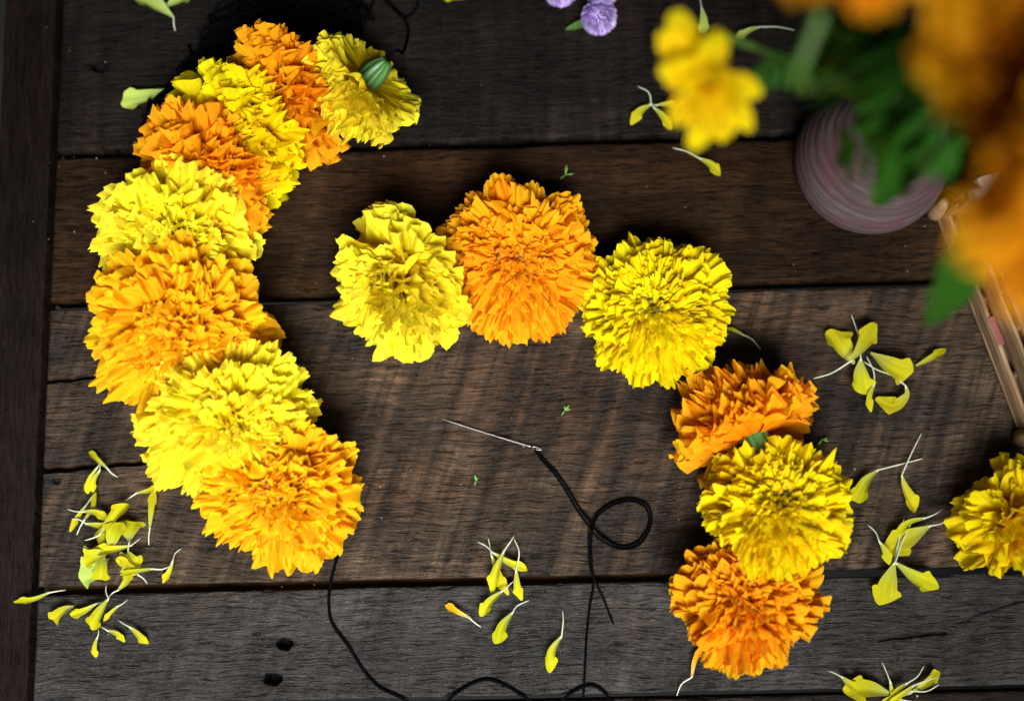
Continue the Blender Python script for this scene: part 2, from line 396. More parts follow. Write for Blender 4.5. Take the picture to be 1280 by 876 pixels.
# ------------------------------------------------------------------ petals
def petal_shape(seed, kappa, ruffle, fan=1.0, cup=0.1, lobe=0.06, freq=1.6, nu=27, nv=13):
    r = random.Random(seed)
    p1, p2, p3, p4 = [r.uniform(0, 6.28) for _ in range(4)]
    f1 = freq * r.uniform(0.8, 1.25); f2 = f1 * 2.1
    asym = r.uniform(-0.12, 0.12); bend = r.uniform(-0.10, 0.10)
    # centre line
    N = 40; path = [(0.0, 0.0)]; ang = []
    for k in range(N):
        t = (k + 0.5) / N
        a = kappa * (0.42 - t ** 1.4)
        ang.append(a)
        y, z = path[-1]; path.append((y + math.cos(a) / N, z + math.sin(a) / N))
    def cl(t):
        t = min(max(t, 0), 0.9999) * N; k = int(t); f = t - k
        a, b = path[k], path[k + 1]
        return a[0] + (b[0] - a[0]) * f, a[1] + (b[1] - a[1]) * f, ang[k]
    V, UV = [], []
    for j in range(nv):
        v = (j / (nv - 1)) ** 0.62
        for i in range(nu):
            u = -1 + 2 * i / (nu - 1)
            arc = math.sqrt(max(0.0, 1 - 0.99 * abs(u) ** 2.2))
            cut = 0.48 + 0.52 * arc - lobe * 0.3 * (0.5 + 0.5 * math.sin(f1 * 2.2 * u + p3)) - lobe * (1 - abs(math.sin(f1 * 3.3 * u + p4))) ** 1.5 - lobe * 0.35 * (1 - abs(math.sin(f1 * 8 * u + p2))) + asym * u * 0.12
            vv = v * (1 - (1 - cut) * smooth(0.35, 1, v))
            w = (0.045 + 0.455 * fan * smooth(0.02, 0.70, v)) * (1 - 0.04 * smooth(0.8, 1, v))
            y, z, a = cl(vv)
            e = smooth(0.30, 1.0, v)
            h = ruffle * e ** 2.6 * (math.sin(f1 * math.pi * u + p1 + 1.5 * v) * 0.75 + 0.40 * math.sin(f2 * math.pi * u + p2 + v * 3) + 0.12 * math.sin(f2 * 2.1 * math.pi * u + p3)) + cup * u * u * vv * vv
            h += ruffle * 0.35 * vv * math.sin(1.1 * math.pi * u + p4)
            h += 0.05 * e * noise.noise(Vector((u * 5 + seed, vv * 8, seed * 0.37)))
            x = u * w + bend * vv * vv
            V.append(Vector((x, y - math.sin(a) * h, z + math.cos(a) * h)))
            UV.append((i / (nu - 1), min(vv, 1)))
    return V, grid_faces(nu, nv), UV

KINDS = {}
def kind_set(key, mat):
    """shared petal meshes of one look and colour"""
    k = (key, mat)
    if k not in KINDS:
        out = []
        for i in range(18):
            sd = hash_str(key + mat) + i * 31
            r = random.Random(sd)
            kp = i / 17.0                   # low numbers flat, high numbers strongly reflexed
            if key == 'frill': a = (sd, 0.0 + 1.9 * kp, r.uniform(0.16, 0.26), 1.0, r.uniform(-0.02, 0.12), 0.05, r.uniform(2.0, 2.9))
            elif key == 'fine': a = (sd, 0.0 + 1.9 * kp, r.uniform(0.16, 0.26), 1.0, r.uniform(-0.10, 0.10), 0.055, r.uniform(2.3, 3.2))
            elif key == 'broad': a = (sd, -0.2 + 1.5 * kp, r.uniform(0.08, 0.13), 1.0, r.uniform(-0.08, 0.10), 0.045, r.uniform(1.8, 2.5))
            else: a = (sd, 0.2 + 1.2 * kp, r.uniform(0.12, 0.2), 0.9, r.uniform(0.1, 0.4), 0.08, 1.5)
            V, F, UV = petal_shape(*a)
            out.append(mesh('petal_' + key, V, F, M[mat], True, UV))
        KINDS[k] = out
    return KINDS[k]
def hash_str(s):
    h = 7
    for ch in s: h = (h * 131 + ord(ch)) % 100003
    return h

def basis(d, n):
    y = d.normalized(); z = (n - y * n.dot(y)); z = z.normalized() if z.length > 1e-6 else y.orthogonal().normalized()
    x = y.cross(z); return Matrix((x, y, z)).transposed()

CALYX = {}
def calyx_mesh(scale):
    prof = [(0.0075, 0.006), (0.0082, 0.002), (0.0074, -0.004), (0.0068, -0.010), (0.0055, -0.0145), (0.0040, -0.0170), (0.0032, -0.0185), (0.0, -0.0182)]
    V, F = lathe(prof, 40, 0.10, 8); return mesh('calyx', [Vector(v) * scale for v in V], F, M['calyx'])

def marigold(name, px, rad_px, az, tilt, colour, N=120, key='frill', theta=(102, 14), flat=0.62, wid=0.44, z0=None, seed=1,
             label='', group=None, inner=60, disc='disc_y', lump=0.8, outer=0.2, droop=True, roll=17, dz=0.0, crease=None, calyx=True, name_empty='marigold', parent_parts=None, squash=None):
    """a marigold head: px = pixel of the petals' root, az = picture direction (deg, 0 right, 90 up) the face leans to, tilt from straight up"""
    r = random.Random(seed * 17 + 3)
    axis = Vector((math.cos(R(az)) * math.sin(R(tilt)), math.sin(R(az)) * math.sin(R(tilt)), math.cos(R(tilt))))
    # rough size
    if z0 is None:
        est = rad_px / FPX * DIST
        z0 = 0.024 * max(0, math.cos(R(tilt))) + est * 0.52 * math.sin(R(tilt))
    z0 += dz
    O = at(px[0], px[1], z0)
    Rm = 0.965 * rad_px / ppm(O)
    rot = Vector((0, 0, 1)).rotation_difference(axis).to_matrix()
    root = empty(name_empty, Matrix.Translation(O) @ rot.to_4x4())
    tag(root, label, 'flower', group)
    inv = rot.transposed()
    H = Rm * flat
    co, ci = math.cos(R(theta[0])), math.cos(R(theta[1]))
    big = kind_set(key, colour); broad = kind_set('broad', colour); small = kind_set('inner', colour)
    def place(i, n, rr, meshes, add):
        t = (i + 0.5) / n
        c = co + (ci - co) * t
        th = math.acos(max(-1, min(1, c))) + rr.gauss(0, 0.06 + 0.09 * smooth(0.1, 0.4, t))
        ph = i * 2.399963 + rr.gauss(0, 0.16)
        if crease:
            for cz, amt in crease: ph += amt * math.sin(ph - R(cz))
        L = 1 / math.sqrt((math.sin(th) / Rm) ** 2 + (math.cos(th) / H) ** 2)
        nz = Vector((math.sin(th) * math.cos(ph), math.sin(th) * math.sin(ph), math.cos(th))) * 1.7 + Vector((seed * 3.1, seed * 1.7, 0))
        th += 0.22 * lump * noise.noise(nz); ph += 0.30 * lump * noise.noise(nz + Vector((9, 0, 0)))
        L *= (1 + 0.14 * lump * noise.noise(nz * 1.3 + Vector((0, 7, 0)))) * rr.uniform(0.90 - 0.12 * t, 1.08) * 1.03 * (1 + 0.05 * lump * (math.sin(2 * ph + seed) + math.sin(3 * ph + seed * 2.3)))
        d = Vector((math.sin(th) * math.cos(ph), math.sin(th) * math.sin(ph), math.cos(th)))
        if squash:
            sd = Vector((math.cos(R(squash[0])), math.sin(R(squash[0])), 0))
            k = d.dot(sd); d -= sd * k * (1 - squash[1]); L *= d.length; d.normalize()
        wd = rot @ d
        if droop and O.z + L * wd.z < 0.0035:
            zz = (0.0035 + rr.uniform(0, 0.006) - O.z) / L
            zz = max(-0.95, min(0.95, zz)); hl = math.hypot(wd.x, wd.y)
            if hl < 1e-4: wd = Vector((rr.uniform(-1, 1), rr.uniform(-1, 1), 0)); hl = wd.length
            s = math.sqrt(1 - zz * zz) / hl
            wd = Vector((wd.x * s, wd.y * s, zz)); d = inv @ wd
        n = Vector((0, 0, 1))
        if th < 0.25: n = Vector((-math.cos(ph), -math.sin(ph), 0.3))
        B = basis(d, n) @ Matrix.Rotation(R(rr.gauss(0, roll * (0.35 + 0.85 * smooth(0.08, 0.4, t)))), 3, 'Y')
        Wd = Rm * wid * 1.35 * rr.uniform(0.8, 1.2) * (1 - 0.2 * t)
        S = Matrix.Diagonal((Wd, L, Wd * 0.7 + L * 0.3))
        base = d * (Rm * 0.02)
        mw = (B @ S).to_4x4(); mw.translation = base
        vi = int(17 * min(1, max(0, (R(88) - th) / R(75))) + rr.uniform(-4, 4))
        add(meshes[max(0, min(17, vi))], mw)
    for i in range(N):
        place(i, N, r, broad if i < N * outer else big, lambda me, mw: link('petal', me, root, mw))
    if inner:      # small crowded florets of the centre: too many and small to pick apart
        V, F, UV = [], [], []
        co, ci = math.cos(R(min(62, theta[0]))), math.cos(R(max(3, theta[1] * 0.65)))
        def acc(me, mw):
            o = len(V)
            mw = mw @ Matrix.Diagonal((0.5, 0.94, 0.6, 1))
            V.extend(mw @ v.co for v in me.vertices)
            F.extend(tuple(o + k for k in p.vertices) for p in me.polygons)
            uv = [None] * len(me.vertices)
            for l in me.loops: uv[l.vertex_index] = tuple(me.uv_layers[0].data[l.index].uv)
            UV.extend(uv)
        for i in range(inner): place(i, inner, r, small, acc)
        o = link('inner_florets', mesh('inner_florets', V, F, M[colour], True, UV), root); o['kind'] = 'stuff'
    if disc:
        V, F = [], []
        for i in range(44):
            q = math.sqrt((i + 0.5) / 44); ph = i * 2.399963
            p0 = Vector((q * Rm * 0.10 * math.cos(ph), q * Rm * 0.10 * math.sin(ph), H * 0.25))
            p1 = Vector((q * Rm * 0.27 * math.cos(ph), q * Rm * 0.27 * math.sin(ph), H * (0.80 + r.uniform(-0.08, 0.10) - 0.10 * (1 - q))))
            side = Vector((r.uniform(-1, 1), r.uniform(-1, 1), 0)) * 0.0015
            pth = [p0, p0.lerp(p1, 0.6) + side * 0.5, p1 + side]
            tv, tf = tube(pth, lambda t: 0.0006 + 0.0010 * t * t, 5)
            o = len(V); V += tv; F += [tuple(o + k for k in f) for f in tf]
        o = link('disc_florets', mesh('disc_florets', V, F, M[disc]), root); o['kind'] = 'stuff'
    if calyx: link('calyx', calyx_mesh(max(0.8, min(1.25, Rm / 0.04))), root)
    return root

GAR = 'marigolds strung in the curved garland'
LINE = 'marigolds laid in a line across the table'
# garland, top end to lower end
g1 = marigold('g1', (459, 102), 82, 215, 122, 'lemon', 120, 'frill', (100, 16), 0.80, 0.50, z0=0.045, seed=1, inner=30, disc=None, crease=[(200, .3)],
         label='yellow marigold at the top end of the garland with its green calyx showing', group=GAR)
marigold('g2', (360, 116), 98, 218, 62, 'orange', 135, 'frill', (96, 14), 0.46, 0.42, z0=0.034, seed=2, inner=60, disc=None,
         label='orange marigold second from the top of the garland, beside the one with a green calyx', group=GAR)
marigold('g3', (304, 166), 100, 226, 56, 'yellow', 140, 'frill', (96, 14), 0.46, 0.42, z0=0.034, seed=3, inner=70, disc=None,
         label='yellow marigold third from the top of the garland, wedged between two orange ones', group=GAR)
marigold('g4', (260, 224), 104, 238, 50, 'orange', 145, 'frill', (97, 14), 0.48, 0.42, z0=0.036, seed=4, inner=70, disc=None,
         label='orange marigold fourth from the top of the garland', group=GAR)
marigold('g5', (222, 298), 110, 264, 44, 'lemon', 160, 'frill', (99, 14), 0.50, 0.39, z0=0.034, seed=5, inner=70, disc=None, crease=[(80, .25)],
         label='lemon yellow marigold fifth from the top, at the left bend of the garland', group=GAR)
marigold('g6', (228, 412), 120, 285, 34, 'gold', 170, 'frill', (102, 14), 0.54, 0.41, z0=0.036, seed=6, inner=80, disc='disc_o',
         label='large orange marigold in the middle of the garland between two lemon yellow ones', group=GAR)
marigold('g7', (288, 528), 114, 292, 34, 'lemon', 200, 'fine', (102, 14), 0.54, 0.33, z0=0.036, seed=7, inner=90, disc=None, crease=[(100, .2)],
         label='lemon yellow frilled marigold second from the lower end of the garland', group=GAR)
marigold('g8', (352, 618), 106, 250, 24, 'gold', 165, 'frill', (104, 14), 0.52, 0.40, z0=0.030, seed=8, inner=60, disc='disc_o',
         label='golden orange marigold at the lower end of the garland where the thread comes out', group=GAR)
# middle line
marigold('m1', (500, 354), 104, 212, 58, 'lemon', 120, 'broad', (104, 14), 0.62, 0.48, z0=0.030, seed=9, inner=40, disc=None, crease=[(160, .35)],
         label='yellow marigold lying folded on its side left of the round orange one', group=LINE)
marigold('m2', (648, 324), 104, 270, 10, 'orange', 200, 'frill', (98, 36), 0.40, 0.40, lump=0.2, outer=0.34, seed=10, inner=50, disc='disc_o',
         label='round orange marigold facing up at the middle of the table', group=LINE)
marigold('m3', (818, 386), 98, 170, 12, 'yellow', 210, 'fine', (102, 32), 0.46, 0.37, lump=0.25, outer=0.3, seed=11, inner=60, disc='disc_g',
         label='round yellow marigold facing up, right of the round orange one', group=LINE)
marigold('r1', (942, 548), 97, 112, 106, 'orange', 140, 'frill', (88, 10), 1.05, 0.38, z0=0.030, seed=12, inner=40, disc=None,
         label='orange marigold on its side with a pale green calyx below it', group=LINE)
marigold('r2', (974, 632), 97, 90, 16, 'warm', 180, 'fine', (102, 32), 0.46, 0.40, lump=0.3, outer=0.34, seed=13, inner=50, disc='disc_g', dz=0.010,
         label='yellow marigold with a green centre between two orange ones at lower right', group=LINE)
marigold('r3', (936, 750), 96, 85, 14, 'orange', 165, 'frill', (106, 18), 0.48, 0.42, seed=14, inner=60, disc='disc_o',
         label='orange marigold lowest in the row at lower right', group=LINE)
marigold('r4', (1268, 648), 80, 168, 55, 'warm', 48, 'broad', (104, 14), 0.80, 0.56, lump=1.6, seed=15, inner=14, disc=None,
         label='loose yellow marigold with few petals, cut by the right edge')

# ------------------------------------------------------------------ threads and needle
def thread(name, pts, label, cat='thread', r=0.00072, group=None, step=0.0009, mat='thread'):
    P = [g1.matrix_basis @ Vector((0, 0, -p[1])) if p[0] == 'g' else at(p[0], p[1], p[2] if len(p) > 2 else 0.0012) for p in pts]
    V, F = tube(spline(P, step), r, 10, 1100.0, 0.32)
    rf = random.Random(len(pts)); pp = spline(P, step)
    for k in range(2, len(pp) - 2):
        if rf.random() < 0.5:
            d = Vector((rf.gauss(0, 1), rf.gauss(0, 1), rf.gauss(0, .6) + .3)).normalized(); q = pp[k] + d * r * .8
            e = q + d * rf.uniform(.0004, .0016) + (pp[k + 1] - pp[k]).normalized() * rf.uniform(-.001, .001); sd = Vector((-d.y, d.x, .2)).normalized() * .00005
            o = len(V); V += [q - sd, q + sd, e]; F.append((o, o + 1, o + 2))
    return tag(link(name, mesh(name, V, F, M[mat])), label, cat, group)
TH = 'black threads on the table'
thread('black_thread', [(382, 640, .020), (400, 652, .012), (416, 666, .004), (425, 684), (419, 705), (413, 730), (411, 757), (416, 780), (436, 808), (455, 838), (474, 858), (500, 871), (530, 886), (552, 882), (566, 869), (590, 854), (612, 849), (635, 858), (655, 870), (680, 882), (700, 876), (716, 864), (737, 856), (752, 862), (766, 878), (775, 895)],
       'black thread trailing from the lower end of the garland along the front edge', group=TH)
thread('needle_thread', [(668, 561, .0022), (680, 574), (697, 592), (712, 614, .0016), (724, 634), (738, 652, .0030), (752, 670, .0034), (775, 682), (797, 677), (811, 655), (808, 636), (793, 627), (772, 629), (752, 640), (742, 656, .0014), (739, 680), (740, 705), (742, 730), (737, 760), (733, 800), (731, 840), (729, 880), (728, 900)],
       'doubled black thread with a round loop, running from the needle to the front', group=TH, r=0.00054)
thread('needle_thread', [(667, 560, .0016), (677, 575), (694, 594), (708, 615), (721, 637), (735, 656, .0044), (750, 674, .0046), (776, 686), (800, 680), (814, 655), (811, 633), (794, 624), (771, 626), (748, 640), (738, 660, .0030), (736, 682), (738, 710), (745, 728), (755, 750), (762, 768), (767, 780)],
       'black thread end twisted round the loop and lying cut short below it', group=TH, r=0.00050)
nd = spline([at(548, 522, .0012), at(607, 541, .0016), at(666, 559, .0022)], 0.002)
needle = empty('needle', Matrix.Translation(nd[0]))
V, F = tube([p - nd[0] for p in nd], lambda t: 0.00005 + 0.00026 * smooth(0, 0.15, t), 10)
link('shaft', mesh('shaft', V, F, M['steel']), needle)
e0, dr = nd[-1] - nd[0], (nd[-1] - nd[-3]).normalized()
sdv = Vector((-dr.y, dr.x, 0)); EV = []
for i in range(25):
    a_ = 2 * math.pi * i / 24; EV.append(e0 + dr * (0.0020 + 0.0022 * math.cos(a_)) + sdv * 0.0005 * math.sin(a_))
V, F = tube(EV, 0.00018, 6); link('eye', mesh('eye', V, F, M['steel']), needle)
tag(needle, 'thin steel sewing needle threaded with black thread on the middle plank', 'needle')
thread('garland_thread', [('g', .014), ('g', .022), (503, 66, .036), (509, 50, .016), (510, 36, .004), (505, 24, .003), (494, 12), (482, 2), (476, -14)],
       'black thread curving from the green calyx up to the dark back edge', group=TH)
thread('garland_thread', [(470, -12), (486, 4, .0030), (500, 20, .0042), (512, 20), (522, 8), (520, -10)],
       'small open loop of black thread at the back edge above the calyx', group=TH)
# tangled black thread behind the upper garland, also standing in for the shadow there
arc = [(196, 168), (212, 128), (240, 96), (262, 62), (292, 34), (330, 18), (372, 12), (410, 22), (438, 8)]
P = []
rt = random.Random(11)
for k in range(430):
    f = abs(((k * 0.173 + rt.uniform(-.6, .6)) % (2 * (len(arc) - 1))) - (len(arc) - 1)) * 0.999
    i = int(f); g = f - i
    cx = arc[i][0] + (arc[i + 1][0] - arc[i][0]) * g; cy = arc[i][1] + (arc[i + 1][1] - arc[i][1]) * g
    w = 15 + 15 * smooth(1.5, 4, f)
    P.append(at(cx + rt.gauss(0, w * .62), cy + rt.gauss(0, w * .62), abs(rt.gauss(0, .006)) + .0012))
V, F = tube(spline(P, 0.003), 0.0007, 6)
tag(link('thread_shade_heap', mesh('thread_shade_heap', V, F, M['thread'])), 'tangled black thread doubling as the shadow behind the upper garland', 'thread')

# ------------------------------------------------------------------ loose petals
def loose(pts, width, label, group, mat='loose', z=0.0012, fold=0.35, lift=0.004, seed=0, split=1, dark_tube=False):
    """pts: pixels from the blade's tip to the end of its white tube; split = index of the point where blade turns to tube"""
    r = random.Random(seed * 13 + 5)
    width *= 1.15
    if split == 1 and len(pts) == 3:
        a, b = pts[1], pts[2]; pts = [pts[0], (a[0] + (b[0] - a[0]) * .38, a[1] + (b[1] - a[1]) * .38), b]
    if split == 1:
        a, b = pts[0], pts[1]; k = r.uniform(-.13, .13)
        pts = [a, ((a[0] + b[0]) / 2 - (b[1] - a[1]) * k, (a[1] + b[1]) / 2 + (b[0] - a[0]) * k)] + list(pts[1:]); split = 2
    if len(pts) == split + 2:
        a, b = pts[-2], pts[-1]; k = r.uniform(-.16, .16)
        pts = list(pts[:-1]) + [((a[0] + b[0]) / 2 - (b[1] - a[1]) * k, (a[1] + b[1]) / 2 + (b[0] - a[0]) * k), b]
    n = len(pts)
    W = []
    for i, p in enumerate(pts):
        f = i / max(1, n - 1)
        zz = z + (p[2] if len(p) > 2 else lift * math.sin(math.pi * min(1, f * 1.1)) * r.uniform(0.5, 1.1))
        W.append(at(p[0], p[1], zz))
    O = W[split].copy(); O.z = 0
    root = empty('loose_petal', Matrix.Translation(O))
    tag(root, label, 'petal', group)
    bl = spline([p - O for p in W[:split + 1]], 0.0012)[::-1]
    while len(bl) < 10: bl = [q for a, b in zip(bl, bl[1:]) for q in (a, a.lerp(b, .5))] + [bl[-1]]
    m = len(bl); nu = 9; V, UV = [], []
    hw = width / ppm(W[0]) / 2; ph = r.uniform(0, 6); f1 = r.uniform(2.5, 4.5)
    tw = r.uniform(-0.5, 0.5); Ltot = sum((a - b).length for a, b in zip(bl, bl[1:]))
    for j, p in enumerate(bl):
        t = j / (m - 1)
        d = (bl[min(j + 1, m - 1)] - bl[max(j - 1, 0)]).normalized()
        x = d.cross(Vector((0, 0, 1))).normalized(); y = x.cross(d)
        q = Matrix.Rotation(tw * (t - 0.3), 3, d); x, y = q @ x, q @ y
        w = 0.0005 + (hw - 0.0005) * (0.55 * t ** 0.8 + 0.25 * smooth(0, .5, t) + 0.20 * smooth(.75, 1, t))
        for i in range(nu):
            u = -1 + 2 * i / (nu - 1)
            ext = Ltot * (0.05 * math.cos(f1 * u + ph) - 0.30 * abs(u) ** 2.2) * smooth(0.5, 1, t)
            hgt = fold * w * (u * u) * (1.2 if t < .8 else 1.0) + 0.10 * w * math.sin(f1 * 2 * u + ph) * t
            pt = p + x * (u * w) + y * hgt + d * ext
            pt.z = max(pt.z, 0.0008)
            V.append(pt); UV.append((i / (nu - 1), 0.25 + 0.7 * t))
    link('blade', mesh('blade', V, grid_faces(nu, m), M[mat], True, UV), root)
    if n > split + 1:
        tb = spline([p - O for p in W[split:]], 0.0015)
        tb = [bl[1]] + tb
        V, F = tube(tb, lambda t: 0.00046 - 0.00020 * t, 6)
        link('tube', mesh('tube', V, F, M['thread' if dark_tube else 'tube']), root)
    return root

